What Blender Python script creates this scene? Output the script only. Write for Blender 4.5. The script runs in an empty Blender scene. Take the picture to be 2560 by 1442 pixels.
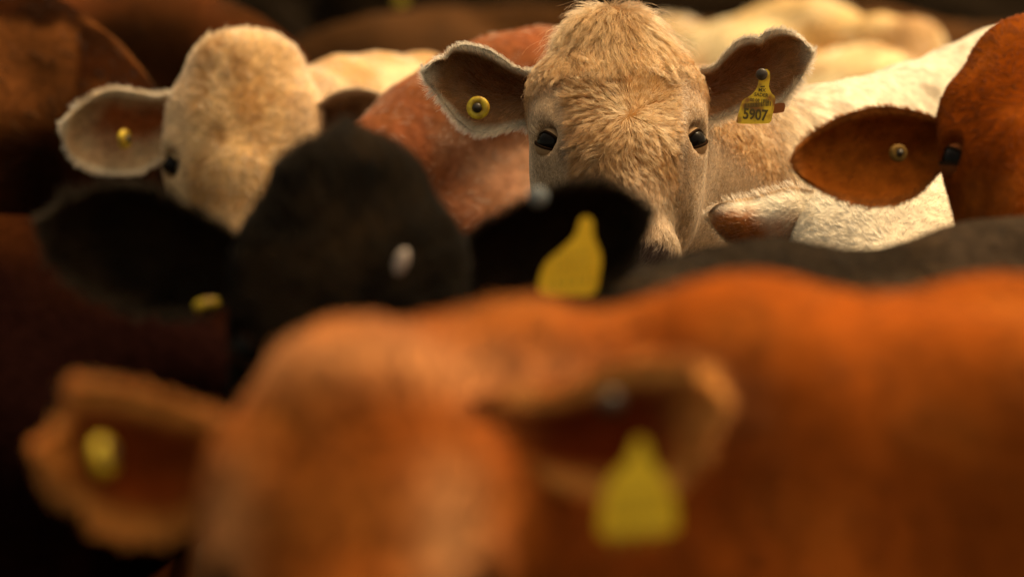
import bpy, math, time
import numpy as np
from mathutils import Vector, kdtree
T00 = time.time()
C = bpy.context.scene.collection
R = math.radians
# ------------------------------------------------------------------ camera, sky, sun, exposure
LENS, CAMZ, PITCH = 197.3, 1.48, R(3.6)
cam_d = bpy.data.cameras.new('camera'); cam = bpy.data.objects.new('camera', cam_d); C.objects.link(cam)
cam.location = (0, 0, CAMZ); cam.rotation_euler = (math.pi/2 - PITCH, 0, 0)
cam_d.lens = LENS; cam_d.sensor_width = 36; cam_d.clip_end = 2000; cam_d.clip_start = .1
cam_d.dof.use_dof = True; cam_d.dof.focus_distance = 8.0; cam_d.dof.aperture_fstop = 2.75; cam_d.dof.aperture_blades = 0
bpy.context.scene.camera = cam
SUN_EL, SUN_AZ = R(66), R(60)          # azimuth from +Y towards +X: high, behind the herd, a little right
w = bpy.data.worlds.new('World'); bpy.context.scene.world = w; w.use_nodes = True
nt = w.node_tree; nt.nodes.clear()
sky = nt.nodes.new('ShaderNodeTexSky'); sky.sky_type = 'NISHITA'; sky.sun_disc = False
sky.sun_elevation = SUN_EL; sky.sun_rotation = SUN_AZ; sky.dust_density = 6; sky.ozone_density = .4; sky.air_density = 1.0
tint = nt.nodes.new('ShaderNodeMix'); tint.data_type = 'RGBA'; tint.blend_type = 'MULTIPLY'; tint.inputs[0].default_value = 1
tint.inputs[7].default_value = (1.0, .74, .41, 1)
bg = nt.nodes.new('ShaderNodeBackground'); bg.inputs[1].default_value = .145
out = nt.nodes.new('ShaderNodeOutputWorld')
nt.links.new(sky.outputs[0], tint.inputs[6]); nt.links.new(tint.outputs[2], bg.inputs[0]); nt.links.new(bg.outputs[0], out.inputs[0])
sd = bpy.data.lights.new('sun', 'SUN'); sun = bpy.data.objects.new('sun', sd); C.objects.link(sun)
sd.energy = 2.2; sd.angle = R(20); sd.color = (1, .82, .52)
sv = Vector((math.sin(SUN_AZ)*math.cos(SUN_EL), math.cos(SUN_AZ)*math.cos(SUN_EL), math.sin(SUN_EL)))
sun.rotation_euler = sv.to_track_quat('Z', 'Y').to_euler(); sun.location = (0, 0, 10)
S = bpy.context.scene
S.view_settings.view_transform = 'Standard'; S.view_settings.look = 'None'; S.view_settings.exposure = 0.93
S.cycles.use_denoising = True; S.cycles.max_bounces = 7; S.cycles.diffuse_bounces = 3; S.cycles.glossy_bounces = 3
S.cycles.transmission_bounces = 5; S.cycles.transparent_max_bounces = 6
S.cycles.sample_clamp_indirect = 4
try: S.cycles_curves.shape = 'RIBBONS'
except Exception: pass

# ------------------------------------------------------------------ maths helpers
KPX = 36/LENS/2560
UP = np.array((0, math.sin(PITCH), math.cos(PITCH))); FW = np.array((0, math.cos(PITCH), -math.sin(PITCH)))
def P(px, py, d):                       # a point of the place seen at (px, py) from the camera, d metres out
    px = np.asarray(px, float); py = np.asarray(py, float); d = np.asarray(d, float)
    return (px-1280)[..., None]*KPX*d[..., None]*np.array((1., 0, 0)) - ((py-721)*KPX*d)[..., None]*UP + d[..., None]*FW + np.array((0, 0, CAMZ))
def unit(v): v = np.asarray(v, float); return v/(np.linalg.norm(v, axis=-1, keepdims=True)+1e-12)
def sst(a, b, x): t = np.clip((x-a)/(b-a), 0, 1); return t*t*(3-2*t)
def hash3(i, j, k, s):
    h = (i*374761393 + j*668265263 + k*2147483647 + s*974634777) & 0xffffffff
    h = ((h ^ (h >> 13))*1274126177) & 0xffffffff
    return ((h ^ (h >> 16)) & 0xffff)/65535.
def vnoise(p, sc, seed=0):
    q = p*sc; i = np.floor(q).astype(np.int64); f = q-i; f = f*f*(3-2*f); r = 0
    for a in (0, 1):
        for b in (0, 1):
            for c in (0, 1):
                wt = (f[:, 0] if a else 1-f[:, 0])*(f[:, 1] if b else 1-f[:, 1])*(f[:, 2] if c else 1-f[:, 2])
                r = r + wt*hash3(i[:, 0]+a, i[:, 1]+b, i[:, 2]+c, seed)
    return r
def fbm(p, sc, seed=0): return (vnoise(p, sc, seed)*.55+vnoise(p, sc*2.1, seed+1)*.3+vnoise(p, sc*4.3, seed+2)*.15)

def cone(a, b, ra, rb, k=.03): return ('c', np.asarray(a, float), np.asarray(b, float), ra, rb, k)
def ell(c, r, M=None, k=.04, neg=False): return ('n' if neg else 'e', np.asarray(c, float), np.asarray(r, float), np.eye(3) if M is None else M, None, k)
def dist(pr, X, Y, Z):
    if pr[0] == 'c':
        _, a, b, ra, rb, k = pr; ab = b-a; L = ab.dot(ab)+1e-9
        px, py, pz = X-a[0], Y-a[1], Z-a[2]
        t = np.clip((px*ab[0]+py*ab[1]+pz*ab[2])/L, 0, 1)
        return np.sqrt((px-t*ab[0])**2+(py-t*ab[1])**2+(pz-t*ab[2])**2)-(ra+(rb-ra)*t)
    c, r, M = pr[1], pr[2], pr[3]
    px, py, pz = X-c[0], Y-c[1], Z-c[2]; k0 = 0; k1 = 0
    for i in range(3):
        u = (px*M[i, 0]+py*M[i, 1]+pz*M[i, 2]); k0 = k0+(u/r[i])**2; k1 = k1+(u/r[i]**2)**2
    k0 = np.sqrt(k0); k1 = np.sqrt(k1)+1e-6
    return k0*(k0-1)/k1
def bbox(pr):
    if pr[0] == 'c': m = max(pr[3], pr[4]); return np.minimum(pr[1], pr[2])-m, np.maximum(pr[1], pr[2])+m
    e = np.sqrt(((pr[3].T*pr[2])**2).sum(1)); return pr[1]-e, pr[1]+e
def grid(prims, h, lo=None, hi=None):
    bb = [bbox(p) for p in prims if p[0] != 'n']
    if lo is None: lo = np.min([b[0] for b in bb], 0)-3*h; hi = np.max([b[1] for b in bb], 0)+3*h
    n = np.ceil((hi-lo)/h).astype(int)+1
    F = np.full(n, .3, np.float32); ax = [lo[i]+h*np.arange(n[i]) for i in range(3)]
    for p in prims:
        a, b = bbox(p); m = p[5]+2*h+.01
        i0 = np.maximum(0, np.floor((a-m-lo)/h).astype(int)); i1 = np.minimum(n, np.ceil((b+m-lo)/h).astype(int)+1)
        if (i1 <= i0).any(): continue
        sl = tuple(slice(i0[i], i1[i]) for i in range(3))
        X, Y, Z = np.meshgrid(*[ax[i][sl[i]] for i in range(3)], indexing='ij', sparse=True)
        d = dist(p, X, Y, Z).astype(np.float32); f = F[sl]; k = p[5]
        if p[0] == 'n':
            t = np.clip(.5-.5*(f+d)/k, 0, 1); F[sl] = f*(1-t)+(-d)*t+k*t*(1-t)
        else:
            t = np.clip(.5+.5*(f-d)/k, 0, 1); F[sl] = f*(1-t)+d*t-k*t*(1-t)
    return F, lo
def nets(F, lo, h):
    n = F.shape; inside = F < 0
    s = np.zeros((n[0]-1, n[1]-1, n[2]-1), np.int8); off = [(a, b, c) for a in (0, 1) for b in (0, 1) for c in (0, 1)]
    for a, b, c in off: s += inside[a:n[0]-1+a, b:n[1]-1+b, c:n[2]-1+c]
    act = (s > 0) & (s < 8); idx = np.full(act.shape, -1, np.int64); I = np.argwhere(act); idx[act] = np.arange(len(I))
    acc = np.zeros((len(I), 3)); cnt = np.zeros(len(I))
    for o in off:
        for d in range(3):
            if o[d]: continue
            o2 = list(o); o2[d] = 1
            va = F[I[:, 0]+o[0], I[:, 1]+o[1], I[:, 2]+o[2]]; vb = F[I[:, 0]+o2[0], I[:, 1]+o2[1], I[:, 2]+o2[2]]
            m = (va < 0) != (vb < 0); t = np.where(m, va/np.where(m, va-vb, 1), 0)
            q = np.tile(np.array(o, float), (len(I), 1)); q[:, d] += t
            acc += q*m[:, None]; cnt += m
    V = lo+h*(I+acc/cnt[:, None]); Q = []
    for d in range(3):
        a = [slice(None)]*3; b = [slice(None)]*3; a[d] = slice(0, -1); b[d] = slice(1, None)
        A, B = inside[tuple(a)], inside[tuple(b)]; E = np.argwhere(A != B)
        u, v = (d+1) % 3, (d+2) % 3
        ok = (E[:, u] > 0) & (E[:, v] > 0) & (E[:, u] < n[u]-1) & (E[:, v] < n[v]-1); E = E[ok]
        fl = A[E[:, 0], E[:, 1], E[:, 2]]
        def g(du, dv):
            e = E.copy(); e[:, u] -= du; e[:, v] -= dv; return idx[e[:, 0], e[:, 1], e[:, 2]]
        q = np.stack([g(1, 1), g(0, 1), g(0, 0), g(1, 0)], 1); q[~fl] = q[~fl][:, ::-1]; Q.append(q)
    return V, np.concatenate(Q)
def compact(V, Q):
    used = np.zeros(len(V), bool); used[Q.ravel()] = True; m = np.cumsum(used)-1
    return V[used], m[Q]
def vnormals(V, Q):
    fn = np.cross(V[Q[:, 2]]-V[Q[:, 0]], V[Q[:, 3]]-V[Q[:, 1]]); N = np.zeros_like(V)
    for i in range(4): np.add.at(N, Q[:, i], fn)
    return unit(N)

# ------------------------------------------------------------------ materials
def mat(name, rough=.6, col=(.5, .5, .5), build=None, spec=.3):
    m = bpy.data.materials.new(name); m.use_nodes = True; t = m.node_tree; b = t.nodes['Principled BSDF']
    b.inputs['Roughness'].default_value = rough; b.inputs['Base Color'].default_value = (*col, 1)
    b.inputs['Specular IOR Level'].default_value = spec
    if build: build(t, b)
    return m
def nz(t, scale, detail=3, coord='Object'):
    tc = t.nodes.new('ShaderNodeTexCoord'); n = t.nodes.new('ShaderNodeTexNoise'); n.inputs['Scale'].default_value = scale
    n.inputs['Detail'].default_value = detail; t.links.new(tc.outputs[coord], n.inputs['Vector']); return n
def hide_build(t, b):                       # short coat: the coat colour with its painted shade, fine streaky grain, bump
    a = t.nodes.new('ShaderNodeAttribute'); a.attribute_name = 'coat_colour'
    n = nz(t, 60, 5); mr = t.nodes.new('ShaderNodeMapRange'); mr.inputs[1].default_value = .3; mr.inputs[2].default_value = .7
    mr.inputs[3].default_value = .72; mr.inputs[4].default_value = 1.2
    mx = t.nodes.new('ShaderNodeMix'); mx.data_type = 'RGBA'; mx.blend_type = 'MULTIPLY'; mx.inputs[0].default_value = 1
    t.links.new(n.outputs[0], mr.inputs[0]); t.links.new(a.outputs['Color'], mx.inputs[6]); t.links.new(mr.outputs[0], mx.inputs[7])
    t.links.new(mx.outputs[2], b.inputs['Base Color'])
    bp = t.nodes.new('ShaderNodeBump'); bp.inputs['Strength'].default_value = .5; bp.inputs['Distance'].default_value = .004
    n2 = nz(t, 140, 4); t.links.new(n2.outputs[0], bp.inputs['Height']); t.links.new(bp.outputs[0], b.inputs['Normal'])
M_HIDE = mat('cow_hide', .8, build=hide_build, spec=.0)
def hair_mat(name, rough=.35, radial=.5, dull=.35):
    m = bpy.data.materials.new(name); m.use_nodes = True; t = m.node_tree; t.nodes.clear()
    a = t.nodes.new('ShaderNodeAttribute'); a.attribute_name = 'coat_colour'
    h = t.nodes.new('ShaderNodeBsdfHairPrincipled'); o = t.nodes.new('ShaderNodeOutputMaterial')
    h.model = 'CHIANG'; h.parametrization = 'COLOR'
    h.inputs['Roughness'].default_value = rough; h.inputs['Radial Roughness'].default_value = radial
    h.inputs['Random Roughness'].default_value = .2
    df = t.nodes.new('ShaderNodeBsdfDiffuse'); mx = t.nodes.new('ShaderNodeMixShader'); mx.inputs[0].default_value = dull
    t.links.new(a.outputs['Color'], h.inputs['Color']); t.links.new(a.outputs['Color'], df.inputs[0])
    t.links.new(h.outputs[0], mx.inputs[1]); t.links.new(df.outputs[0], mx.inputs[2]); t.links.new(mx.outputs[0], o.inputs[0])
    return m
M_HAIR = hair_mat('cow_hair'); M_DULL = hair_mat('cow_dark_hair', .6, .7, .9)
def clean_build(t, b):
    n = nz(t, 30, 4); r = t.nodes.new('ShaderNodeValToRGB'); r.color_ramp.elements[0].position = .3; r.color_ramp.elements[0].color = (.80, .50, .015, 1)
    r.color_ramp.elements[1].position = .6; r.color_ramp.elements[1].color = (.93, .62, .03, 1)
    t.links.new(n.outputs[0], r.inputs[0]); t.links.new(r.outputs[0], b.inputs['Base Color'])
M_CLEAN = mat('clean_yellow_tag', .5, build=clean_build, spec=.2)
def tag_build(t, b):
    n = nz(t, 55, 5); r = t.nodes.new('ShaderNodeValToRGB'); r.color_ramp.elements[0].position = .36; r.color_ramp.elements[0].color = (.30, .13, .02, 1)
    r.color_ramp.elements[1].position = .56; r.color_ramp.elements[1].color = (.80, .58, .035, 1)
    t.links.new(n.outputs[0], r.inputs[0]); t.links.new(r.outputs[0], b.inputs['Base Color'])
M_TAG = mat('yellow_tag_plastic', .45, build=tag_build, spec=.4)
M_DUN = mat('dirty_tag_plastic', .7, (.20, .11, .025), spec=.1)
M_RUST = mat('stained_tag_plastic', .6, (.22, .07, .015))
M_INK = mat('tag_ink', .6, (.10, .075, .02))
M_FADE = mat('faded_ink', .6, (.42, .32, .03))
M_STUD = mat('dark_stud_plastic', .4, (.035, .025, .015), spec=.4)
M_EYE = mat('cow_eye', .16, (.005, .0035, .0025), spec=.08)
M_LID = mat('eyelid_skin', .9, (.022, .012, .007), spec=0.)
M_PAINT = mat('blue_marker_paint', .7, (.05, .075, .09))
def soil_build(t, b):
    n = nz(t, 3, 8); r = t.nodes.new('ShaderNodeValToRGB'); r.color_ramp.elements[0].color = (.008, .005, .003, 1); r.color_ramp.elements[1].color = (.03, .018, .009, 1)
    t.links.new(n.outputs[0], r.inputs[0]); t.links.new(r.outputs[0], b.inputs['Base Color'])
    bp = t.nodes.new('ShaderNodeBump'); bp.inputs['Distance'].default_value = .05; n2 = nz(t, 12, 6)
    t.links.new(n2.outputs[0], bp.inputs['Height']); t.links.new(bp.outputs[0], b.inputs['Normal'])
M_SOIL = mat('trampled_soil', 1., build=soil_build, spec=0.)

# ------------------------------------------------------------------ object helpers
def link(name, data, parent=None, m=None, loc=None):
    o = bpy.data.objects.new(name, data); C.objects.link(o)
    if parent is not None: o.parent = parent
    if m is not None: data.materials.append(m)
    if loc is not None: o.location = loc
    return o
def mesh(name, V, F, parent=None, m=None, base=(0, 0, 0), smooth=True):
    me = bpy.data.meshes.new(name); V = np.asarray(V)-np.asarray(base); me.from_pydata(V.tolist(), [], F.tolist() if hasattr(F, 'tolist') else F)
    if smooth: me.polygons.foreach_set('use_smooth', [True]*len(me.polygons))
    me.update(); return link(name, me, parent, m)
def extrude_poly(pts, back):                # front outline (N,3) -> closed slab, `back` = thickness vector
    n = len(pts); V = np.concatenate([pts, pts+back])
    F = [list(range(n))[::-1], list(range(n, 2*n))]+[[i, (i+1) % n, n+(i+1) % n, n+i] for i in range(n)]
    return V, F
def lathe(prof, c, ax, nseg=24):            # prof: (radius, along axis)
    ax = unit(ax); u = unit(np.cross(ax, (0, 0, 1.))); v = np.cross(ax, u); V = []; F = []
    for r, z in prof:
        for i in range(nseg):
            a = 2*math.pi*i/nseg; V.append(c+ax*z+r*(math.cos(a)*u+math.sin(a)*v))
    for j in range(len(prof)-1):
        for i in range(nseg): F.append([j*nseg+i, j*nseg+(i+1) % nseg, (j+1)*nseg+(i+1) % nseg, (j+1)*nseg+i])
    return np.array(V), F
def smooth_line(pts, n):                    # Catmull-Rom through points, even spacing
    p = np.asarray(pts, float); q = np.vstack([2*p[0]-p[1], p, 2*p[-1]-p[-2]]); o = []
    for i in range(1, len(q)-2):
        t = np.linspace(0, 1, 12, endpoint=False)[:, None]
        o.append(.5*((2*q[i])+(-q[i-1]+q[i+1])*t+(2*q[i-1]-5*q[i]+4*q[i+1]-q[i+2])*t*t+(-q[i-1]+3*q[i]-3*q[i+1]+q[i+2])*t**3))
    o = np.vstack(o+[p[-1:]]); L = np.r_[0, np.cumsum(np.linalg.norm(np.diff(o, axis=0), axis=1))]
    s = np.linspace(0, L[-1], n); return np.stack([np.interp(s, L, o[:, i]) for i in range(o.shape[1])], 1)
def ear_sheet(up, lo, mp, rw=.80, cup=.035, roll_=.010, tip=0., base=0., th=.006, nu=30, nv=22, curl=0.):
    """A cupped ear: up/lo are its two edges from the head to the tip, mp(a, b, depth) places them."""
    A = smooth_line(up, nu); B = smooth_line(lo, nu); v = (1-np.cos(np.linspace(0, math.pi, nv)))/2; u = np.linspace(0, 1, nu)
    U, Vv = np.meshgrid(u, v, indexing='ij'); XY = A[:, None]*(1-Vv[..., None])+B[:, None]*Vv[..., None]
    prof = np.sin(math.pi*np.clip(Vv, 0, 1))**.7*(.35+.65*sst(0, .35, U))*sst(1.02, .72, U)
    D = cup*prof + tip*U + base*(1-U)**2
    D = D - curl*np.exp(-((Vv-.10)/.07)**2)*sst(.15, .45, U)
    D = D + roll_*np.clip((np.abs(Vv-.5)*2-rw)/(1-rw), 0, 1)**1.5*sst(.0, .2, U)
    G = mp(XY[..., 0], XY[..., 1], D)
    du = np.gradient(G, axis=0); dv = np.gradient(G, axis=1); N = unit(np.cross(du, dv)+1e-9)
    away = mp(XY[..., 0], XY[..., 1], D+.01)-G
    sg = np.sign((N*away).sum(-1).mean()); Bk = G+N*sg*th*(np.sin(math.pi*Vv)**.4)[..., None]*.9+unit(away)*.0015
    V = np.concatenate([G.reshape(-1, 3), Bk.reshape(-1, 3)]); nn = nu*nv; ii = lambda i, j: i*nv+j; F = []
    for i in range(nu-1):
        for j in range(nv-1):
            q = [ii(i, j), ii(i+1, j), ii(i+1, j+1), ii(i, j+1)]
            F.append(q if sg < 0 else q[::-1]); F.append([x+nn for x in (q[::-1] if sg < 0 else q)])
    for j, fl in ((0, 1), (nv-1, 0)):
        for i in range(nu-1):
            q = [ii(i, j), ii(i, j)+nn, ii(i+1, j)+nn, ii(i+1, j)]; F.append(q if (fl > 0) == (sg < 0) else q[::-1])
    for j in range(nv-1):
        q = [ii(nu-1, j), ii(nu-1, j)+nn, ii(nu-1, j+1)+nn, ii(nu-1, j+1)]; F.append(q if sg < 0 else q[::-1])
    ux = unit(du); wv = (Vv-.5)*2; dirv = unit(ux*.8+unit(dv)*(np.sign(wv)*np.abs(wv)**1.2)[..., None]*1.2+unit(away)*-.25)
    rim = np.maximum(np.maximum(sst(rw+.08 if rw < .8 else .88, 1, U), sst(rw, rw+(1-rw)*.7, np.abs(wv))*sst(.0, .2, U)), 0)
    out = unit(unit(dv)*np.sign(wv)[..., None]*(1-sst(.85, 1, U))[..., None]*1.4+ux*.7)
    dirf = unit(dirv*(1-rim[..., None])+out*rim[..., None]*1.5)
    return V, np.array(F), np.r_[U.ravel(), U.ravel()], np.r_[Vv.ravel(), Vv.ravel()], np.r_[np.zeros(nn), np.ones(nn)], np.concatenate([dirf.reshape(-1, 3), dirf.reshape(-1, 3)]), np.r_[rim.ravel(), rim.ravel()]

rng = np.random.default_rng(7)
def grow(name, V, Q, N, A, count, parent, base, npts=7, radius=.0004, curl=.003, clump=.5, waves=1.3, cl_n=16, lift=.35, hm=None):
    """Hair strands rooted on the surface. A: per-vertex dict dir, len, dens, col, curl."""
    tri = np.concatenate([Q[:, [0, 1, 2]], Q[:, [0, 2, 3]]])
    ar = np.linalg.norm(np.cross(V[tri[:, 1]]-V[tri[:, 0]], V[tri[:, 2]]-V[tri[:, 0]]), axis=1)/2
    wt = ar*A['dens'][tri].mean(1); wt = wt/wt.sum(); t = rng.choice(len(tri), count, p=wt)
    r1 = np.sqrt(rng.random(count)); r2 = rng.random(count); bc = np.stack([1-r1, r1*(1-r2), r1*r2], 1)
    def ip(x): x = x[tri[t]]; return (x*(bc[..., None] if x.ndim == 3 else bc)).sum(1)
    p = ip(V); n = unit(ip(N)); d = ip(A['dir']); d = unit(d-n*(d*n).sum(1, keepdims=True)+1e-6)
    L = ip(A['len'])*rng.uniform(.65, 1.2, count); col = ip(A['col']); cu = ip(A['curl'])
    st = (rng.random(count) < .012)*cu; L = L*(1+.7*st)
    b = np.cross(n, d)
    sw = (vnoise(p, 20, 5)-.5)*1.9+(vnoise(p, 52, 6)-.5)*.8
    d = unit(d+b*(sw*(.10+cu*1.05))[:, None]+rng.normal(0, .055, (count, 3))); b = np.cross(n, d)
    s = np.linspace(0, 1, npts); lf = (lift*rng.uniform(.6, 1.4, count)*(.5+1.0*cu)*(1+1.8*st))[:, None]
    nc = max(1, count//cl_n); ci = rng.choice(count, nc, replace=False); kd = kdtree.KDTree(nc)
    for i, c in enumerate(ci): kd.insert(p[c], i)
    kd.balance(); own = np.fromiter((kd.find(x)[1] for x in p), int, count); cc = ci[own]
    ph = rng.random(count)*6.28; ph = ph[cc]+rng.normal(0, .4, count)
    frq = waves*(.8+.5*rng.random(count))[cc]
    along = (s[None]*L[:, None]); pos = p[:, None]+d[:, None]*along[..., None]+n[:, None]*(along*lf*(1-.55*s[None]))[..., None]
    amp = (curl*cu)[:, None]*s[None]
    pos = pos+b[:, None]*(amp*np.sin(s[None]*frq[:, None]*6.28+ph[:, None]))[..., None]+n[:, None]*(amp*.6*np.cos(s[None]*frq[:, None]*6.28+ph[:, None]))[..., None]
    if 'mud' in A: mq = sst(.46, .57, fbm(p*np.array((1, 1, .5)), 60, 61))*ip(A['mud']); col = col*(1-mq[:, None])+np.array((.10, .052, .018))*mq[:, None]
    cw = (clump*s[None]**1.3*np.minimum(1, .3+cu[:, None]))[..., None]; pos = pos*(1-cw)+(pos[cc]+(p-p[cc])[:, None]*.25)*cw
    hc = bpy.data.hair_curves.new(name); hc.add_curves([npts]*count)
    hc.attributes['position'].data.foreach_set('vector', (pos-np.asarray(base)).astype(np.float32).ravel())
    rad = (radius*(1-.75*s)[None]*rng.uniform(.7, 1.2, count)[:, None]).astype(np.float32)
    ra = hc.attributes.get('radius') or hc.attributes.new('radius', 'FLOAT', 'POINT'); ra.data.foreach_set('value', rad.ravel())
    tone = rng.uniform(.76, 1.16, count)[cc]*rng.uniform(.80, 1.16, count); cf = np.ones((count, npts, 4), np.float32); cf[..., :3] = np.clip((col*tone[:, None])[:, None]*(.52+.60*s)[None, :, None], 0, .95)  # strands darken towards the root, painted shade to give the fur depth
    ca = hc.attributes.new('coat_colour', 'FLOAT_COLOR', 'POINT'); ca.data.foreach_set('color', cf.ravel())
    return link(name, hc, parent, hm or M_HAIR)

# ------------------------------------------------------------------ the cow
def body_prims(T, s, G):
    """Trunk, legs and tail in a frame x forward, y left, z up (withers 1.2 high), mapped by T."""
    e = lambda c, r, k=.06: ell(T(c), np.array(r)*s, G, k)
    c = lambda a, b, ra, rb, k=.04: cone(T(a), T(b), ra*s, rb*s, k)
    L = [e((0, 0, .80), (.62, .27, .33)), e((.42, 0, .84), (.33, .24, .36), .1), e((-.56, 0, .94), (.32, .235, .25), .1),
         c((-.70, 0, 1.10), (.42, 0, 1.13), .065, .065, .09), e((.42, 0, 1.09), (.20, .07, .11), .08), c((.62, 0, .55), (.66, 0, .85), .09, .15, .1)]
    for y in (-1, 1):
        L += [e((.47, .17*y, .86), (.15, .09, .28), .06), c((-.45, .19*y, 1.09), (-.5, .1*y, 1.1), .05, .05, .07), c((-.83, .10*y, 1.0), (-.7, .12*y, 1.0), .05, .06, .06),
              c((.50, .17*y, .72), (.47, .16*y, .45), .095, .055), c((.47, .16*y, .43), (.47, .16*y, .16), .045, .034), c((.47, .16*y, .16), (.51, .16*y, .04), .036, .052, .02),
              c((-.58, .15*y, .88), (-.50, .17*y, .58), .18, .10, .06), c((-.50, .17*y, .58), (-.72, .17*y, .43), .09, .052), c((-.72, .17*y, .43), (-.67, .17*y, .14), .045, .035), c((-.67, .17*y, .14), (-.63, .17*y, .04), .036, .052, .02)]
    L += [c((-.84, 0, 1.07), (-.93, 0, .92), .04, .03), c((-.93, 0, .92), (-.92, 0, .5), .026, .018, .02), c((-.92, 0, .5), (-.92, 0, .3), .035, .02, .02)]
    return L
def head_prims(Hm, s, M, muzzle=1., poll=.062):
    e = lambda c, r, k=.03, neg=False: ell(Hm(c), np.array(r)*s, M, k, neg)
    c = lambda a, b, ra, rb, k=.03: cone(Hm(a), Hm(b), ra*s, rb*s, k)
    m = muzzle
    L = [e((0, .125, -.085), (.104, .13, .085)), e((-.002, .022, -.070), (poll, .058, .058), .05), e((0, .16, -.058), (.108, .12, .052), .04),
         c((0, .24, -.075), (0, .40*m, -.075), .082, .062, .05), e((0, .43*m, -.08), (.074, .045, .062), .03), e((0, .42*m, -.14), (.055, .05, .035), .03),
         c((0, .22, -.04), (0, .38*m, -.03), .045, .028, .03)]
    for y in (-1, 1):
        L += [e((.092*y, .182, -.068), (.026, .040, .036), .025), e((.070*y, .21, -.14), (.048, .115, .085), .05), c((.05*y, .16, -.2), (.03*y, .36, -.14), .045, .04, .04),
              e((.034*y, .452*m, -.058), (.013, .010, .012), .008, True), e((.108*y, .197, -.043), (.0195, .0225, .023), .006, True), e((.098*y, .158, -.050), (.020, .016, .018), .02), e((.086*y, .105, -.080), (.034, .055, .045), .04)]
    return L
def cow(label, group, wither, yaw, s, head, col, sz=None, ears='auto', ridge=(), rr=.06, hair=9000, hlen=.012, hrad=.0009, paint=None,
        fine=False, necka=(0, .10, -.13), eyes=True, h=.02, hh=.012, curl=.5, extra=None, neck_r=.20, hairfn=None, lean=.35, body_dens=1., chin=.09, dull=False, drop=.03, lid=None):
    yaw = unit(np.array((yaw[0], yaw[1], 0.))); side = np.array((-yaw[1], yaw[0], 0)); zz = np.array((0, 0, 1.))
    wpt = P(*wither)-np.array((0, 0, drop)); sz = sz or wpt[2]/(1.20*s)
    o = wpt-yaw*.42*s; o[2] = 0; base = o.copy()
    T = lambda c: o+s*(yaw*c[0]+side*c[1])+zz*c[2]*s*sz
    G = np.stack([yaw, side, zz]); G2 = G
    pr = body_prims(T, s, G2)
    if sz != 1:                              # stretch the trunk's upright radii too
        pr = [(p[0], p[1], p[2]*np.array((1, 1, sz)), p[3], p[4], p[5]) if p[0] == 'e' else p for p in pr]
    if head is None:
        head = dict(eye=T((1.12, 0, 1.02)), f=yaw*.5-zz*.87, n=yaw*.87+zz*.5)
    fv = unit(head['f']); nv = unit(head['n']-fv*np.dot(head['n'], fv)) if True else 0; sv = np.cross(nv, fv); hs = head.get('s', 1.)
    O = np.asarray(head['eye'])-hs*(.19*fv-.045*nv); M = np.stack([sv, fv, nv])
    Hm = lambda c: O+hs*(sv*c[0]+fv*c[1]+nv*c[2])
    hp = head_prims(Hm, hs, M, head.get('muzzle', 1.), head.get('poll', .066))
    neg = [p for p in hp if p[0] == 'n']; hp = [p for p in hp if p[0] != 'n']
    nk = [cone(T((.50, 0, .95)), Hm(necka), neck_r*s, .105*hs, .07), cone(T((.46, 0, 1.08)), Hm((necka[0], necka[1]-.05, necka[2]+.01)), .10*s, .07*hs, .08),
          cone(T((.60, 0, .72)), Hm((0, .2, -.19)), .15*s, chin*hs, .08)]
    rg = []
    if len(ridge) > 1:
        pts = [P(a, b, d)-UP*(rr+.014) for a, b, d in ridge]
        rg = [cone(pts[i], pts[i+1], rr, rr, .05) for i in range(len(pts)-1)]
    allp = pr+nk+rg+hp+(extra(T, Hm) if extra else [])+neg
    F, lo = grid(allp, h); V, Q = nets(F, lo, h)
    c0 = Hm((0, .2, -.1)); lo2 = c0-.34*hs; hi2 = c0+.34*hs
    cen = V[Q].mean(1); inb = ((cen > lo2+.02) & (cen < hi2-.02)).all(1); Q = Q[~inb]; V, Q = compact(V, Q)
    F2, l2 = grid(allp, hh, lo2, hi2); V2, Q2 = nets(F2, l2, hh); cen = V2[Q2].mean(1)
    inb = ((cen > lo2+.02-h) & (cen < hi2-.02+h)).all(1); Q2 = Q2[inb]; V2, Q2 = compact(V2, Q2)
    Q = np.concatenate([Q, Q2+len(V)]); V = np.concatenate([V, V2]); nb = len(V)
    # ears
    if ears == 'auto':
        ears = []
        for sg in (-1, 1):
            mp = lambda a, b, d, sg=sg: (O+hs*((.075+a[..., None])*sg*sv+(.075+b[..., None])*fv-(.10+d[..., None])*nv))
            ears.append(dict(up=[(0, -.02), (.05, -.05), (.11, -.055), (.17, -.02), (.20, .03)], lo=[(0, .03), (.05, .06), (.11, .075), (.17, .06), (.20, .03)], mp=mp))
    ei = []
    for er in ears:
        er = dict(er)
        if 'd' in er:
            dd = er.pop('d'); cx = er.pop('cx'); er['mp'] = lambda a, b, d, dd=dd: P(a, b, dd+d)
            k = .035/(KPX*dd)*np.sign(cx-er['up'][0][0])
            er['up'] = [(er['up'][0][0]+k, er['up'][0][1]+8)]+list(er['up']); er['lo'] = [(er['lo'][0][0]+k, er['lo'][0][1]-8)]+list(er['lo'])
        rimcol = er.pop('rim', None); incol = er.pop('inner', None); backcol = er.pop('back', None); rl = er.pop('rimlen', 1.); gd = (er.pop('grad', None), er.pop('full', 0), er.pop('tone', None))
        v, q, eu, ev, es, ed, rim = ear_sheet(**er); ei.append((len(V), len(V)+len(v), eu, ev, es, ed, rim, rimcol, incol, backcol, rl, gd))
        Q = np.concatenate([Q, q+len(V)]); V = np.concatenate([V, v])
    N = vnormals(V, Q)
    # coat: colour, hair direction and length, vertex by vertex
    q = (V-O)/hs; hl = np.stack([q@sv, q@fv, q@nv], 1); hd = sst(.42, .30, np.linalg.norm(hl-np.array((0, .2, -.1)), axis=1))
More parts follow.
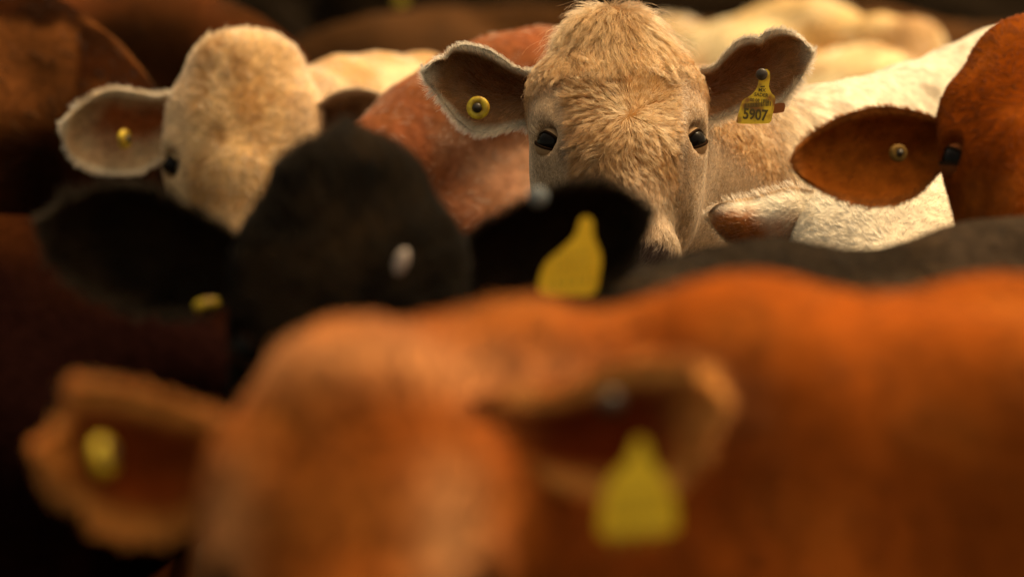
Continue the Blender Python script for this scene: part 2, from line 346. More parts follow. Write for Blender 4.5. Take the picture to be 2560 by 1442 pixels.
    A = dict(); A['col'] = np.clip(col(V, hl, hd, T), .002, .95)
    hdir = np.where(hl[:, 1:2] > -9, fv, fv)*1.; bd = -yaw*1.-zz*.55
    if hairfn: hdir, hlen_v, curl_v, dens_v = hairfn(V, hl, hd, M, yaw)
    else:
        w0 = (hl[:, :2]-np.array((0, .19))); rad = unit(w0); hdir = rad[:, :1]*sv+rad[:, 1:]*fv
        hlen_v = np.full(len(V), hlen); curl_v = np.full(len(V), curl); dens_v = 1+hd*3*body_dens
        hlen_v = hlen_v*(1+.9*hd*sst(.12, .0, hl[:, 1]))
    A['dir'] = hdir*hd[:, None]+bd*(1-hd)[:, None]; A['len'] = hlen_v; A['curl'] = curl_v; A['dens'] = dens_v*1.
    A['dens'] = A['dens']*np.clip(.15+(V[:, 2]-.45)*4, .0, 1)*(1-.85*sst(.42*head.get('muzzle', 1.), .45*head.get('muzzle', 1.), hl[:, 1])*hd)
    for a, b, eu, ev, es, ed, rim, rc, ic, bc_, rl, gd in ei:
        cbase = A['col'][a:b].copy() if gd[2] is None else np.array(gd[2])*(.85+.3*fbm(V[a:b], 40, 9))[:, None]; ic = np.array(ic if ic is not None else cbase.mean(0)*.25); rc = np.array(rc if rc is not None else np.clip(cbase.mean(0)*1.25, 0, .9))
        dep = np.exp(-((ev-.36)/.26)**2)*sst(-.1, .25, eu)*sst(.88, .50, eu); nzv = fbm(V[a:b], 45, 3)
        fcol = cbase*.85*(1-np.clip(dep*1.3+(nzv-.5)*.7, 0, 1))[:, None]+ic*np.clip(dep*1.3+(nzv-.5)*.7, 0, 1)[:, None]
        gd, full, _ = gd
        if full: fcol = cbase*.9*(1-full)+ic*full; t_ = ((1-rim)*sst(.10, .32, eu))[:, None]; fcol = fcol*t_+cbase*(1-t_)
        if gd is not None:
            gt = sst(.35, .75, eu*.55+ev*.62+(nzv-.5)*.5)[:, None]; fcol = cbase*(1-gt)+np.array(gd)*gt
        fcol = fcol*(1-rim[:, None])+rc*rim[:, None]
        bt = sst(.30, .75, eu*.8+ev*.55-.05+(nzv-.5)*.5)[:, None]
        bcol = (cbase*(1-bt)+np.array(bc_)*bt if bc_ is not None else cbase)*(1-rim[:, None])+rc*rim[:, None]
        A['col'][a:b] = np.where(es[:, None] < .5, fcol, bcol)
        A['dir'][a:b] = ed; A['len'][a:b] = (hlen*(.8+.6*rim*rl))*(1 if not fine else 1.); A['curl'][a:b] = .25; A['dens'][a:b] = 3.+7*rim*rl+2*(1-dep)
        if fine: A['len'][a:b] = .011-.002*rim+.009*rim*sst(.6, .9, ev); A['dens'][a:b] = 14+14*rim
    if fine: A['mud'] = np.clip((1-hd)*(1-sst(.40, .56, V[:, 0]))*.95+hd*sst(.22, .30, hl[:, 1])*sst(.03, .08, hl[:, 0])*.7, 0, 1)
    root = bpy.data.objects.new('cow', None); C.objects.link(root); root.location = base; root.empty_display_size = .2
    root['label'] = label; root['category'] = 'cow'
    if group: root['group'] = group
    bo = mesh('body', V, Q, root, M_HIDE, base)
    ca = bo.data.attributes.new('coat_colour', 'FLOAT_COLOR', 'POINT'); cf = np.ones((len(V), 4), np.float32); cf[:, :3] = A['col']*((.45*hd+.74*(1-hd))[:, None] if fine else .85)  # skin colour darkened under the hair, painting shade into the gaps
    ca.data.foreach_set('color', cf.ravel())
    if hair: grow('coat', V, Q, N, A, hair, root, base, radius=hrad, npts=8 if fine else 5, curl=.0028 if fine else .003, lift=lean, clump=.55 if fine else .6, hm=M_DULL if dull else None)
    if eyes:
        lidm = mat('eyelid_hair', .8, lid, spec=.1) if lid else M_LID
        for sg in (-1, 1):
            c = Hm((.1010*sg, .197, -.056)); r = .0212*hs; th = np.linspace(0, math.pi, 13); eax = unit(sv*sg*.75+nv*.65)
            v, f = lathe([(r*math.sin(t)+1e-5, -r*math.cos(t)) for t in th], c, eax); eo = mesh('eye', v, f, root, M_EYE, base)
            ex = unit(sv*sg*.50+nv*.86); pp = -fv*.72-sv*sg*.70; pp = unit(pp-ex*np.dot(pp, ex))
            for axl, ang in ((pp*math.cos(R(20))-ex*math.sin(R(20)), 90), (-pp*math.cos(R(33))-ex*math.sin(R(33)), 90)):
                axl = unit(axl); pr_ = [(r*k*math.sin(R(a))+1e-5, r*k*math.cos(R(a))) for a, k in [(a_, 1.10) for a_ in np.linspace(2, ang-9, 9)]+[(ang-4, 1.12), (ang, 1.09), (ang, 1.0)]]
                v, f = lathe(pr_, c, axl, 28); lo_ = mesh('eyelid', v, f, eo, lidm, base); lo_.data.materials.append(M_LID)
                for pf in lo_.data.polygons:
                    if pf.index >= 28*8: pf.material_index = 1
            if fine:
                cs = []
                for k in range(16):
                    a = (k-4)/16.; b0 = c+r*1.06*unit(-fv*.45+sv*sg*(.25+a)+nv*(.75-a*.5)); d0 = unit(sv*sg*(.5+a)-fv*(.15+.5*rng.random())+nv*.5)
                    L_ = .012+.014*rng.random()*(.4+max(a, 0)); q_ = np.linspace(0, 1, 6)[:, None]; cs.append(b0+d0*L_*q_+fv*L_*.25*(q_*(1-q_))-fv*L_*.35*q_**2)
                hc = bpy.data.hair_curves.new('eyelashes'); hc.add_curves([6]*16); hc.attributes['position'].data.foreach_set('vector', (np.array(cs)-base).astype(np.float32).ravel())
                (hc.attributes.get('radius') or hc.attributes.new('radius', 'FLOAT', 'POINT')).data.foreach_set('value', np.tile(np.linspace(.00028, .0001, 6), 16).astype(np.float32))
                hc.attributes.new('coat_colour', 'FLOAT_COLOR', 'POINT').data.foreach_set('color', np.tile(np.array((.55, .40, .24, 1), np.float32), 96)); link('eyelashes', hc, eo, M_HAIR)
    return root, base, Hm, (sv, fv, nv, hs), T
def tagobj(root, base, outline, d, stud=None, m=None, lean=(0, 0), sr=.007, thick=.0018):
    pts = smooth_line(outline+[outline[0]], 44)[:-1]
    cy = pts[:, 1].mean(); v = P(pts[:, 0], pts[:, 1], d+lean[1]*(pts[:, 1]-cy)*KPX*d+lean[0]*(pts[:, 0]-pts[:, 0].mean())*KPX*d)
    V, F = extrude_poly(v, FW*thick); t = mesh('ear_tag', V, F, root, m or M_TAG, base, smooth=False)
    if stud is not None:
        c = P(*stud); v, f = lathe([(1e-5, .012), (sr*.8, .0115), (sr, .009), (sr, .0), (sr*.8, -.001)], c, -FW, 20); mesh('stud', v, f, t, M_STUD, base)
    return t
def button(root, base, px, py, d, r=.0165, m=None, ax=(-.3, -1, .1), hole=True):
    c = P(px, py, d); ax = unit(ax)
    v, f = lathe([(1e-5, 0), (r, 0), (r*1.02, .002), (r*1.02, .006), (r*.93, .0085), (r*.45, .009), (r*.43, .0078)], c, ax, 32); t = mesh('button_tag', v, f, root, m or M_TAG, base)
    v, f = lathe([(r*.46, .004), (r*.44, .010), (r*.30, .0135), (1e-5, .0145)], c, ax, 20); mesh('stud', v, f, t, M_STUD, base)
    return t, c, ax

# ------------------------------------------------------------------ setting: the yard floor
xs = np.linspace(-60, 60, 61); ys = np.linspace(-20, 220, 121); X, Y = np.meshgrid(xs, ys, indexing='ij')
Z = .0*X+.03*(vnoise(np.stack([X.ravel(), Y.ravel(), X.ravel()*0], 1), .9).reshape(X.shape)-.5)*(np.abs(X) > 4)
Vg = np.stack([X, Y, Z], -1).reshape(-1, 3); Fg = [[i*121+j, (i+1)*121+j, (i+1)*121+j+1, i*121+j+1] for i in range(60) for j in range(120)]
g = mesh('ground', Vg, Fg, None, M_SOIL); g['kind'] = 'structure'

# ------------------------------------------------------------------ coats
def mixc(a, b, t): return np.asarray(a)*(1-t[:, None])+np.asarray(b)*t[:, None]
def coat(a, b, sc=6, seed=1, face=None, dirt=None, lo=.35, hi=.65):
    def f(V, hl, hd, T):
        c = mixc(a, b, sst(lo, hi, fbm(V, sc, seed)))
        if face is not None: c = c*(1-hd[:, None])+mixc(face[0], face[1], sst(lo, hi, fbm(V, sc*3, seed+5)))*hd[:, None]
        if dirt is not None: t = sst(dirt[1], dirt[1]+.08, fbm(V, dirt[2], seed+9)); c = c*(1-t[:, None]*dirt[3])+np.array(dirt[0])*t[:, None]*dirt[3]
        return c
    return f

def hero_col(V, hl, hd, T):
    s, f, n = hl.T; a = np.abs(s)
    tan = mixc((.47, .195, .048), (.60, .30, .10), sst(.3, .7, fbm(V, 30, 2))); pale = np.array((.70, .46, .26))
    pt = np.maximum(sst(.062, .092, a)*sst(.09, .15, f), sst(.25, .36, f)*.8)*hd
    c = tan*(1-pt[:, None])+pale*pt[:, None]
    poll = sst(.03, -.02, f)*hd*.4; c = c*(1-poll[:, None])+np.array((.70, .44, .19))*poll[:, None]
    # neck and trunk: tan and mud near the head, cream on the back
    back = sst(.30, .52, V[:, 0])*(1-hd); body = mixc((.52, .30, .12), (.82, .72, .55), back)
    mud = sst(.46, .60, fbm(V*np.array((1, 1, .45)), 38, 8))*(1-back*.95)*.85; body = body*(1-mud[:, None])+np.array((.20, .11, .04))*mud[:, None]
    sp = sst(.60, .66, fbm(V*np.array((.6, .6, 1.3)), 26, 31))*back*.5; body = body*(1-sp[:, None])+np.array((.20, .14, .08))*sp[:, None]
    c = c*hd[:, None]+body*(1-hd)[:, None]
    low = sst(.24, .32, f)*sst(.02, .07, s)*hd*sst(.45, .6, fbm(V, 50, 12))*.8; c = c*(1-low[:, None])+np.array((.25, .14, .055))*low[:, None]
    tear = np.exp(-(((a-.082)/.012)**2+((f-.232)/.016)**2))*hd; c = c*(1-.8*tear[:, None])+np.array((.12, .06, .03))*.8*tear[:, None]
    nose = sst(.375, .395, f)*hd; c = c*(1-nose[:, None])+np.array((.16, .10, .08))*nose[:, None]
    return c
def hero_hair(V, hl, hd, M, yaw):
    sv, fv, nv = M; s, f, n = hl.T; a = np.abs(s)
    w1 = unit(np.stack([s-.008, f-.195], 1)); w0 = unit(np.stack([s*.75, f+.045], 1)); t = sst(.12, .085, f+.012*np.sin(s*90))[:, None]
    w = unit(w0*t+w1*(1-t)+1e-5); side = (sst(.085, .105, a))[:, None]; w = unit(w*(1-side)+np.stack([np.sign(s)*.1, .9+0*s], 1)*side*1.2)
    hdir = w[:, :1]*sv+w[:, 1:]*fv
    ln = (.030+.016*sst(.13, .05, f))*(1-.45*sst(.06, .10, a)); ln = ln*(1-.80*sst(.052, .092, a)*sst(.09, .15, f))*(1-.45*sst(.25, .36, f))
    ln = ln*hd+(.011)*(1-hd); cu = (1.*hd*(1-.92*sst(.052, .092, a)*sst(.09, .15, f)))*(1-.5*sst(.24, .33, f))+.35*(1-hd)
    dens = (20+16*sst(.052, .092, a)*sst(.09, .15, f))*hd+1.5*(1-hd)+3*(1-hd)*sst(.55, .30, V[:, 0]); return hdir, ln, cu, dens

# ------------------------------------------------------------------ the herd
def roll(r, pitch, yawf=0.):                # face direction vectors: r = tilt in the picture, pitch = nose towards us
    f = np.array((math.sin(r)*math.cos(pitch), -math.sin(pitch)*math.cos(yawf), -math.cos(r)*math.cos(pitch))); n = np.array((math.sin(yawf), -math.cos(pitch), math.sin(pitch)*.9)); return unit(f), n

# tan cow looking at us, in focus
f, n = roll(R(3.5), R(36), R(3))
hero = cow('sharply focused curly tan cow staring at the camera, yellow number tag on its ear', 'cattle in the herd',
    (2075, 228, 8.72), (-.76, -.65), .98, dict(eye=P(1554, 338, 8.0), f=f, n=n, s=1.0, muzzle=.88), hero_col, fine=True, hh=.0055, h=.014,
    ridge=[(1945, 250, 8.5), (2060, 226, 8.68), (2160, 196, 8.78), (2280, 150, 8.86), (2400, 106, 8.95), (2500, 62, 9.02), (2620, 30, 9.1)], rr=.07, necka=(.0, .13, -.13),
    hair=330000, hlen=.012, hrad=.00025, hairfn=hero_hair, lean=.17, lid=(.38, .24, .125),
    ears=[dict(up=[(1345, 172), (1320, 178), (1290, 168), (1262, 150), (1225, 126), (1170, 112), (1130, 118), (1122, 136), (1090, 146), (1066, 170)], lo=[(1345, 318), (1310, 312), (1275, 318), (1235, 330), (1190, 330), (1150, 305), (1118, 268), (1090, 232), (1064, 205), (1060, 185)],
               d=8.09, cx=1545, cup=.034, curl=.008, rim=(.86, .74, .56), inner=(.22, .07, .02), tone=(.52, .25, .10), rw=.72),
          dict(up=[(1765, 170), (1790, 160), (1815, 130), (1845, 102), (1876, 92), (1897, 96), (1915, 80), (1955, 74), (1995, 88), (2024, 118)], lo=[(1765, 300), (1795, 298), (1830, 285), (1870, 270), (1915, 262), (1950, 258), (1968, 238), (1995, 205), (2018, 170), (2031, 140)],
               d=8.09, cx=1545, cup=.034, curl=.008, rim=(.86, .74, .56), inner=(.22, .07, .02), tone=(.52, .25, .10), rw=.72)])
root, base, Hm, fr, T = hero
ol = [(1901, 178), (1908, 174), (1918, 173), (1924, 180), (1925, 200), (1922, 215), (1928, 232), (1938, 243), (1938, 256), (1931, 290), (1927, 306), (1920, 309), (1880, 310), (1845, 309), (1841, 303), (1850, 270), (1857, 251), (1880, 236), (1892, 220), (1897, 200)]
tg = tagobj(root, base, ol, 8.055, stud=(1904, 187, 8.053), sr=.0085)
tagobj(root, base, [(1925, 262), (1960, 258), (1961, 276), (1956, 281), (1928, 284), (1920, 275)], 8.065, m=M_RUST)
button(root, base, 1197, 270, 8.095, ax=(-.28, -1, .05))
def text(s, px, py, hpx, d, parent, base, rot=0., wide=1., m=M_INK, bold=.0):
    fc = bpy.data.curves.new('lettering', 'FONT'); fc.body = s; fc.size = 1.; fc.align_x = 'CENTER'; fc.align_y = 'CENTER'; fc.extrude = .0; fc.offset = bold; fc.resolution_u = 3
    tmp = bpy.data.objects.new('tmp', fc); C.objects.link(tmp); bpy.context.view_layer.update(); me0 = tmp.evaluated_get(bpy.context.evaluated_depsgraph_get()).to_mesh()
    v = np.array([x.co[:] for x in me0.vertices]); F = [list(p.vertices) for p in me0.polygons]; tmp.to_mesh_clear(); bpy.data.objects.remove(tmp)
    v[:, 0] *= wide; v *= hpx/.72; c, sn = math.cos(rot), math.sin(rot); a = px+v[:, 0]*c+v[:, 1]*sn; b = py-(v[:, 1]*c-v[:, 0]*sn)
    return P(a, b, np.full(len(a), d)), F
VV, FF = [], []; off = 0
def addm(v, f):
    global off
    VV.append(v); FF.extend([[i+off for i in q] for q in f]); off += len(v)
dt = 8.0535; ro = R(5)
for s_, px, py, hp_, wd, bo_ in (('MX', 1905, 226, 9, 1., .02), ('SADER', 1903, 238, 9, .95, .02), ('00 08 1888', 1899, 252, 8, .95, .02), ('5907', 1888, 288, 27, .82, .03)): addm(*text(s_, px, py, hp_, dt, tg, base, ro, wd, bold=bo_))
brs = np.random.default_rng(3); x = 1862.
while x < 1926:
    wd = brs.choice([1., 1.6, 2.4]); y0 = 262-(x-1894)*.087
    addm(P(np.array([x, x+wd, x+wd-1, x-1]), np.array([y0-5, y0-5, y0+6, y0+6]), np.full(4, dt)), [[0, 3, 2, 1]]); x += wd+brs.choice([1., 1.5])
addm(P(np.array([1901, 1912, 1912, 1901.]), np.array([216, 215, 218, 219.]), np.full(4, dt)), [[0, 3, 2, 1]])
mesh('lettering', np.concatenate(VV), FF, tg, M_INK, base, smooth=False)

# pale tan cow, left, head tipped
f, n = roll(R(-2), R(22), R(-3))
def bcol(V, hl, hd, T):
    c = mixc((.44, .225, .075), (.66, .41, .18), sst(.34, .62, fbm(V*np.array((1.3, 1., .8)), 24, 4))); a = np.abs(hl[:, 0])
    p = np.maximum(sst(.06, .10, a), sst(.26, .36, hl[:, 1]))*hd*.6; c = c*(1-p[:, None])+np.array((.74, .52, .30))*p[:, None]
    b = mixc((.50, .29, .12), (.76, .57, .33), sst(.4, .65, fbm(V, 7, 5))); return c*hd[:, None]+b*(1-hd[:, None])
B = cow('pale tan cow with tipped head behind the black cow, small yellow ear button', 'cattle in the herd',
    (930, 150, 9.95), (-.7, -.7), .95, dict(eye=P(600, 402, 9.2), f=f, n=n, s=1.04, poll=.088), bcol, lid=(.40, .26, .13), hair=100000, hlen=.010, hrad=.0005, curl=.55, hh=.008,
    ridge=[(760, 150, 9.55), (850, 138, 9.85), (950, 140, 10.0), (1050, 126, 10.15), (1200, 120, 10.35)], rr=.05, necka=(.0, .16, -.15),
    ears=[dict(up=[(425, 235), (395, 240), (345, 232), (290, 225), (250, 233), (200, 262), (165, 292)], lo=[(425, 395), (395, 405), (350, 432), (290, 438), (230, 425), (178, 392), (152, 335)], d=9.3, cx=606, cup=.04, rim=(.86, .70, .48), inner=(.30, .08, .02)),
          dict(up=[(775, 262), (800, 258), (830, 236), (880, 224), (925, 228), (958, 245), (985, 290)], lo=[(775, 370), (800, 385), (850, 400), (900, 400), (950, 380), (980, 340), (990, 310)], d=9.22, cx=606, cup=.05, rim=(.80, .62, .42), inner=(.16, .08, .035))])
button(B[0], B[1], 306, 348, 9.30, r=.016, ax=(1., -.45, 0.))

# roan rump between the two tan cows
C1 = cow('red roan cow turned away, smooth pinkish rump between the two tan faces', 'cattle in the herd',
    (2200, 230, 9.9), (.75, .66), .92, None, coat((.22, .070, .028), (.34, .18, .105), 6, 21, dirt=((.16, .06, .02), .54, 26, .4)), hair=30000, hlen=.012, hrad=.0007, curl=.4,
    ridge=[(905, 350, 9.0), (950, 290, 9.04), (1050, 190, 9.1), (1160, 118, 9.16), (1260, 76, 9.22), (1350, 60, 9.3), (1430, 70, 9.38), (1540, 100, 9.5), (1700, 150, 9.65)], rr=.07, drop=.0)

# black cow in front, out of focus
f, n = roll(R(0), R(18), R(0))
BLK = dict(a=(.006, .0045, .003), b=(.013, .009, .0055))
D = cow('blurred black cow facing the camera with yellow ear tag and white face fleck', 'cattle in the herd',
    (1830, 645, 6.62), (-.95, -.28), .93, dict(eye=P(872, 852, 6.2), f=f, n=n, s=1.07, poll=.080), coat((.022, .016, .011), (.050, .034, .022), 9, 41, face=(BLK['a'], BLK['b']),  dirt=((.06, .035, .016), .60, 12, .25)), hair=26000, hlen=.016, hrad=.0008, necka=(.0, .26, -.16), dull=True, curl=.3, extra=lambda T, Hm: [cone(Hm((0, .01, -.06)), Hm((-.002, -.028, -.06)), .025, .014, .03)],
    ridge=[(1480, 715, 6.35), (1560, 695, 6.42), (1700, 662, 6.52), (1850, 624, 6.62), (1950, 604, 6.66), (2020, 632, 6.68), (2100, 646, 6.7), (2200, 630, 6.72), (2350, 580, 6.75), (2450, 545, 6.78), (2620, 500, 6.8)], rr=.06,
    ears=[dict(up=[(590, 590), (560, 570), (500, 535), (420, 492), (340, 470), (260, 470), (180, 490), (120, 530)], lo=[(590, 740), (540, 770), (460, 785), (360, 782), (260, 750), (180, 700), (120, 645), (100, 590)], d=6.3, cx=872, cup=.05, rim=(.035, .026, .016), inner=(.015, .009, .005)),
          dict(up=[(1165, 590), (1210, 560), (1280, 522), (1350, 488), (1420, 468), (1500, 460), (1575, 480), (1612, 515)], lo=[(1170, 745), (1220, 752), (1300, 752), (1400, 748), (1480, 735), (1550, 690), (1600, 625), (1622, 560)], d=6.3, cx=872, cup=.05, rim=(.03, .022, .014), inner=(.012, .007, .004))])
tagobj(D[0], D[1], [(1450, 548), (1466, 540), (1482, 552), (1485, 590), (1503, 640), (1498, 690), (1484, 735), (1420, 738), (1362, 735), (1345, 715), (1362, 660), (1400, 625), (1436, 590)], 6.24, m=M_CLEAN)
button(D[0], D[1], 515, 755, 6.27, r=.014, ax=(.2, -.35, -.95))
v, fc = lathe([(1e-5, .004), (.010, .003), (.013, 0), (.012, -.01)], P(1003, 655, 6.14), (0, -1, .1), 20)
v = v.copy(); cz = v[:, 2].mean(); v[:, 0] = v[:, 0].mean()+(v[:, 0]-v[:, 0].mean())*.62; v[:, 2] = cz+(v[:, 2]-cz)*1.15; v[:, 0] += (v[:, 2]-cz)*.25; mesh('white_face_fleck', v, fc, D[0], mat('pale_skin', .7, (.34, .28, .24)), D[1])
v, fc = lathe([(1e-5, .006), (.010, .005), (.012, 0), (.010, -.006)], P(1345, 494, 6.3), (0, -1, .1), 16); mesh('ear_clip', v, fc, D[0], mat('grey_clip', .5, (.14, .16, .17)), D[1])

# white cow, head lowered, right of the tan one
f, n = roll(R(4), R(40), R(0))
Fc = cow('cream white cow with lowered head and rusty ear, beside the sharp tan face', 'cattle in the herd',
    (3000, 430, 7.98), (-1, -.12), .92, dict(eye=P(2236, 690, 7.72), f=f, n=n, s=1.10), coat((.84, .71, .52), (.90, .79, .60), 12, 51), hair=60000, hlen=.011, hrad=.0005, curl=.4, hh=.008,
    ears=[dict(up=[(2010, 472), (1985, 466), (1940, 474), (1880, 492), (1830, 500), (1790, 512), (1772, 530)], lo=[(2005, 600), (1970, 620), (1920, 640), (1870, 638), (1820, 610), (1790, 580), (1770, 545)], d=7.8, cx=2236, cup=-.03, roll_=-.006, rim=(.62, .42, .24), inner=(.34, .11, .03), back=(.34, .11, .03), grad=(.38, .12, .03)),
          dict(up=[(2390, 472), (2430, 466), (2500, 474), (2560, 492), (2620, 530)], lo=[(2390, 600), (2430, 620), (2500, 640), (2560, 610), (2625, 560)], d=7.8, cx=2200, cup=.03)])

# red cow at the right edge
f, n = roll(R(0), R(50), R(-13))
E = cow('red cow cut off by the right edge, dark rounded ear with a button pointing left', 'cattle in the herd',
    (3300, 150, 7.50), (-1, -.02), .98, dict(eye=P(2590, 345, 7.38), f=f, n=n, s=1.06), coat((.18, .036, .003), (.30, .075, .009), 8, 61), dull=True, hair=50000, hlen=.007, hrad=.0006, curl=.1, lid=(.20, .06, .015),
    ears=[dict(up=[(2350, 300), (2325, 288), (2260, 272), (2190, 268), (2110, 288), (2045, 322), (2000, 358), (1980, 388)], lo=[(2355, 430), (2325, 460), (2290, 490), (2235, 512), (2160, 514), (2080, 490), (2020, 460), (1988, 430)], d=7.42, cx=2590, cup=.035, base=.06, grad=(.42, .11, .012), rim=(.46, .15, .03), inner=(.10, .018, .004)),
          dict(up=[(2820, 300), (2880, 270), (3000, 280), (3120, 330)], lo=[(2820, 430), (2900, 490), (3020, 490), (3130, 380)], d=7.3, cx=2590)])
button(E[0], E[1], 2243, 384, 7.43, m=M_DUN, r=.0115, ax=(.35, -1, .1))

# rust red cow nearest to us
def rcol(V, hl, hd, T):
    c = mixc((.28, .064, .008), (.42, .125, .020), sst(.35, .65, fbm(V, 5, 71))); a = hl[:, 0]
    t = (np.exp(-((a-.075)/.03)**2)*sst(.05, .15, hl[:, 1])+.8*np.exp(-((a+.105)/.025)**2)*sst(.05, .15, hl[:, 1])+.7*np.exp(-(hl[:, 1]/.03)**2))*hd  # paler cheek and poll bands: highlights painted into the coat colour
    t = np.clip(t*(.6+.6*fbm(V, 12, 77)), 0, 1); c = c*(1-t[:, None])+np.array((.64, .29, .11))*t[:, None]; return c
f, n = roll(R(-1), R(19), R(2))
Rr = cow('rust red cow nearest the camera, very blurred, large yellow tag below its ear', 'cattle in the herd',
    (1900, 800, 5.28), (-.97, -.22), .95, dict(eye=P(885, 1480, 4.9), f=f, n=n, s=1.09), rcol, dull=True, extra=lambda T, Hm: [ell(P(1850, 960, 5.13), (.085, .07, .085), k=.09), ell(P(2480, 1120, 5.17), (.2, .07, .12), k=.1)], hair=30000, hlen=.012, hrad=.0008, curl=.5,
    ridge=[(1060, 790, 5.05), (1180, 788, 5.08), (1280, 768, 5.1), (1350, 772, 5.12), (1450, 800, 5.15), (1560, 802, 5.18), (1700, 765, 5.2), (1800, 722, 5.22), (1900, 690, 5.24), (1980, 722, 5.25), (2060, 758, 5.26), (2150, 760, 5.27), (2300, 730, 5.3), (2450, 682, 5.33), (2650, 640, 5.36)], rr=.05,
    ears=[dict(up=[(560, 1051), (510, 1032), (420, 1000), (330, 973), (250, 964), (198, 967), (176, 995), (173, 1032), (138, 1070), (106, 1108)], lo=[(530, 1235), (490, 1300), (420, 1338), (330, 1333), (250, 1308), (208, 1258), (168, 1230), (123, 1202), (100, 1164), (96, 1131)], d=4.96, cx=885, cup=.04, roll_=.024, rim=(.76, .30, .06), full=.65, inner=(.16, .022, .003), rw=.55),
          dict(up=[(1275, 985), (1340, 985), (1420, 968), (1490, 935), (1580, 908), (1680, 905), (1760, 925), (1805, 965), (1812, 1000)], lo=[(1270, 1160), (1340, 1190), (1410, 1212), (1500, 1235), (1590, 1240), (1660, 1225), (1720, 1170), (1775, 1090), (1806, 1020)], d=4.96, cx=885, cup=.045, roll_=.028, rim=(.84, .38, .09), full=.9, inner=(.12, .016, .003), rw=.55)])
tagobj(Rr[0], Rr[1], [(1584, 1108), (1600, 1092), (1618, 1108), (1630, 1152), (1664, 1196), (1690, 1258), (1692, 1300), (1684, 1328), (1600, 1337), (1512, 1341), (1498, 1315), (1507, 1240), (1530, 1190), (1568, 1150)], 4.90, m=M_CLEAN)
v, fc = lathe([(1e-5, .006), (.009, .005), (.011, 0), (.010, -.004)], P(1525, 1005, 4.97), (0, -1, .1), 16); mesh('stud', v, fc, Rr[0], M_STUD, Rr[1])
button(Rr[0], Rr[1], 250, 1140, 4.985, r=.017, ax=(1.3, -.5, .2))

for (cw, tgo, x0, y0, dx, dy, d, n_, sc) in ((D, 0, 1388, 640, 13, -2, 6.235, 7, 1.), (Rr, 0, 1530, 1235, 20, -2, 4.895, 7, 1.6)):
    VV, FF, off = [], [], 0
    for row, (yy, hh_) in enumerate(((0, 10), (26, 12), (56, 26))):
        for k in range(n_):
            if row == 2 and k % 2: continue
            x = x0+dx*k; y = y0+yy*sc+dy*k; w_ = 5*sc; addm(P(np.array([x, x+w_, x+w_, x]), np.array([y, y, y+hh_*sc, y+hh_*sc]), np.full(4, d)), [[0, 3, 2, 1]])
    par = [o for o in cw[0].children if o.name.startswith('ear_tag')][0]
    mesh('print_marks', np.concatenate(VV), FF, par, M_FADE, cw[1], smooth=False)
# ---- the animals behind
Gc = cow('golden cream cow far back on the right, sunlit woolly back above the tagged ear', 'cattle in the herd',
    (1885, 60, 12.4), (-.2, .98), .98, dict(eye=P(1560, 260, 12.9), f=unit((-.5, 0, -.85)), n=unit((-.85, -.1, .5))), coat((.74, .48, .19), (.84, .66, .36), 5, 81, dirt=((.45, .22, .08), .52, 6, .7)), hair=30000, hlen=.022, hrad=.0012, curl=.6,
    ridge=[(1640, 105, 12.7), (1750, 66, 12.6), (1850, 42, 12.55), (1910, 18, 12.5), (1960, -8, 12.45), (2040, -14, 12.4), (2080, 5, 12.3), (2110, 30, 12.25), (2200, 32, 12.1), (2290, 42, 12.0), (2285, 120, 11.95), (2285, 220, 11.95)], rr=.055)
Hc = cow('dark brown cow standing behind the tan cows, long straight back near the top', 'cattle in the herd',
    (2134, 0, 13.3), (1, .08), 1.0, None, coat((.045, .020, .007), (.085, .038, .014), 4, 91), dull=True, hair=9000, hlen=.02, hrad=.0015,
    ridge=[(745, 130, 13.2), (790, 88, 13.2), (860, 60, 13.2), (960, 40, 13.2), (1100, 22, 13.25), (1300, 8, 13.3), (1450, 2, 13.3)], rr=.09)
f, n = roll(R(0), R(15), R(0))
Ic = cow('black cow at the very back top centre, tip of a yellow ear tag showing', 'cattle in the herd',
    (1080, -60, 15.8), (-1, .03), 1.05, dict(eye=P(900, 20, 15.2), f=f, n=n, s=1.0), coat((.010, .006, .003), (.016, .010, .005), 5, 95), dull=True, hair=7000, hlen=.02, hrad=.0016)
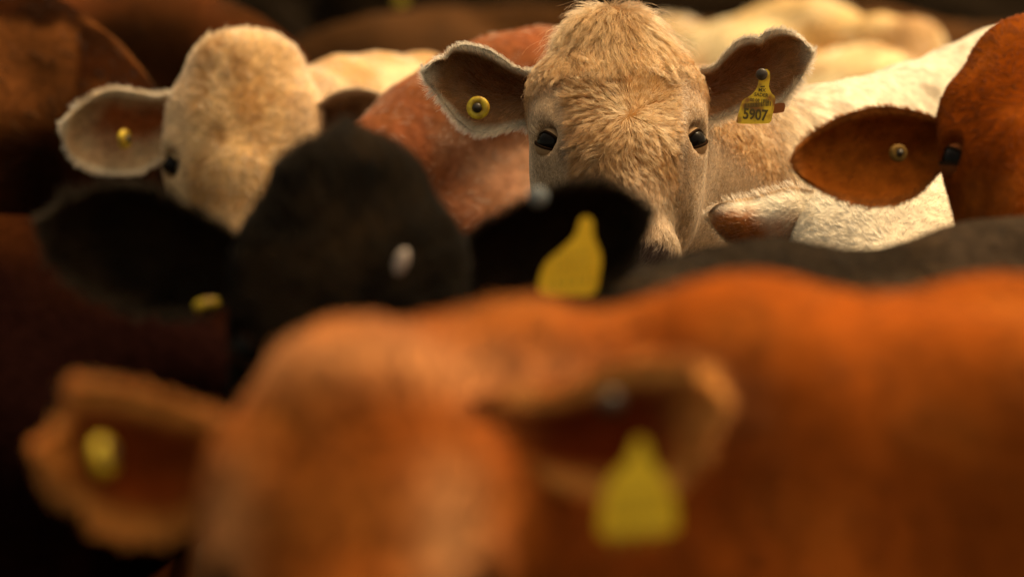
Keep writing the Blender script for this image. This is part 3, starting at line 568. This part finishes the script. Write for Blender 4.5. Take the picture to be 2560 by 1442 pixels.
tagobj(Ic[0], Ic[1], [(995, -40), (1008, -40), (1018, -10), (1016, 8), (1000, 16), (990, 10), (988, -10)], 15.0)
Jc = cow('dark chestnut cow at upper left, rounded rump behind the tipped tan head', 'cattle in the herd',
    (-1060, -30, 11.25), (-1, .12), 1.08, None, coat((.045, .016, .005), (.12, .034, .010), 4, 101), dull=True, hair=10000, hlen=.018, hrad=.0013,
    ridge=[(150, -30, 11.1), (400, -28, 11.0), (490, -18, 11.0), (580, 20, 10.98), (640, 75, 10.95), (670, 130, 10.95)], rr=.10)
Kc = cow('big dark red brown cow filling the left edge, orange hair on its rump', 'cattle in the herd',
    (-1470, -60, 10.25), (-.93, .36), 1.08, None, coat((.014, .005, .002), (.034, .010, .003), 4, 111, dirt=((.16, .055, .014), .50, 6, .6)), dull=True, hair=16000, hlen=.018, hrad=.0013,
    ridge=[(-100, -60, 9.95), (60, -30, 9.85), (140, 20, 9.8), (205, 75, 9.75), (250, 140, 9.72), (282, 215, 9.7), (290, 330, 9.7), (290, 450, 9.7)], rr=.09)
Nc = cow('black brown cow in the shade behind the tipped tan head', 'cattle in the herd',
    (1650, 250, 11.9), (1, .05), .95, None, coat((.012, .006, .003), (.025, .009, .004), 5, 121), dull=True, hair=6000, hlen=.018, hrad=.0013)
cow('dark maroon cow low at the left edge, smooth flank behind the blurred red ear', 'cattle in the herd',
    (-1840, 475, 6.95), (-1, .1), .95, None, coat((.008, .0026, .0010), (.026, .0075, .0020), 5, 141), dull=True, hair=0, hlen=.012, hrad=.001)
for i, (px, d, yw, lb) in enumerate(((150, 18.8, 1, 'black cow in the farthest row, behind the chestnut rump at upper left'), (1500, 19.3, 1, 'black cow in the farthest row, behind the curly poll of the staring cow'), (2450, 18.2, -1, 'black cow in the farthest row, dark strip above the white back at upper right'))):
    cow(lb, 'cattle in the herd', (px, -90, d), (yw, .1), 1.1, None, coat((.010, .0065, .004), (.018, .012, .007), 5, 130+i), dull=True, hair=4000, hlen=.02, hrad=.002, h=.03, hh=.02)
print('script', round(time.time()-T00, 1))
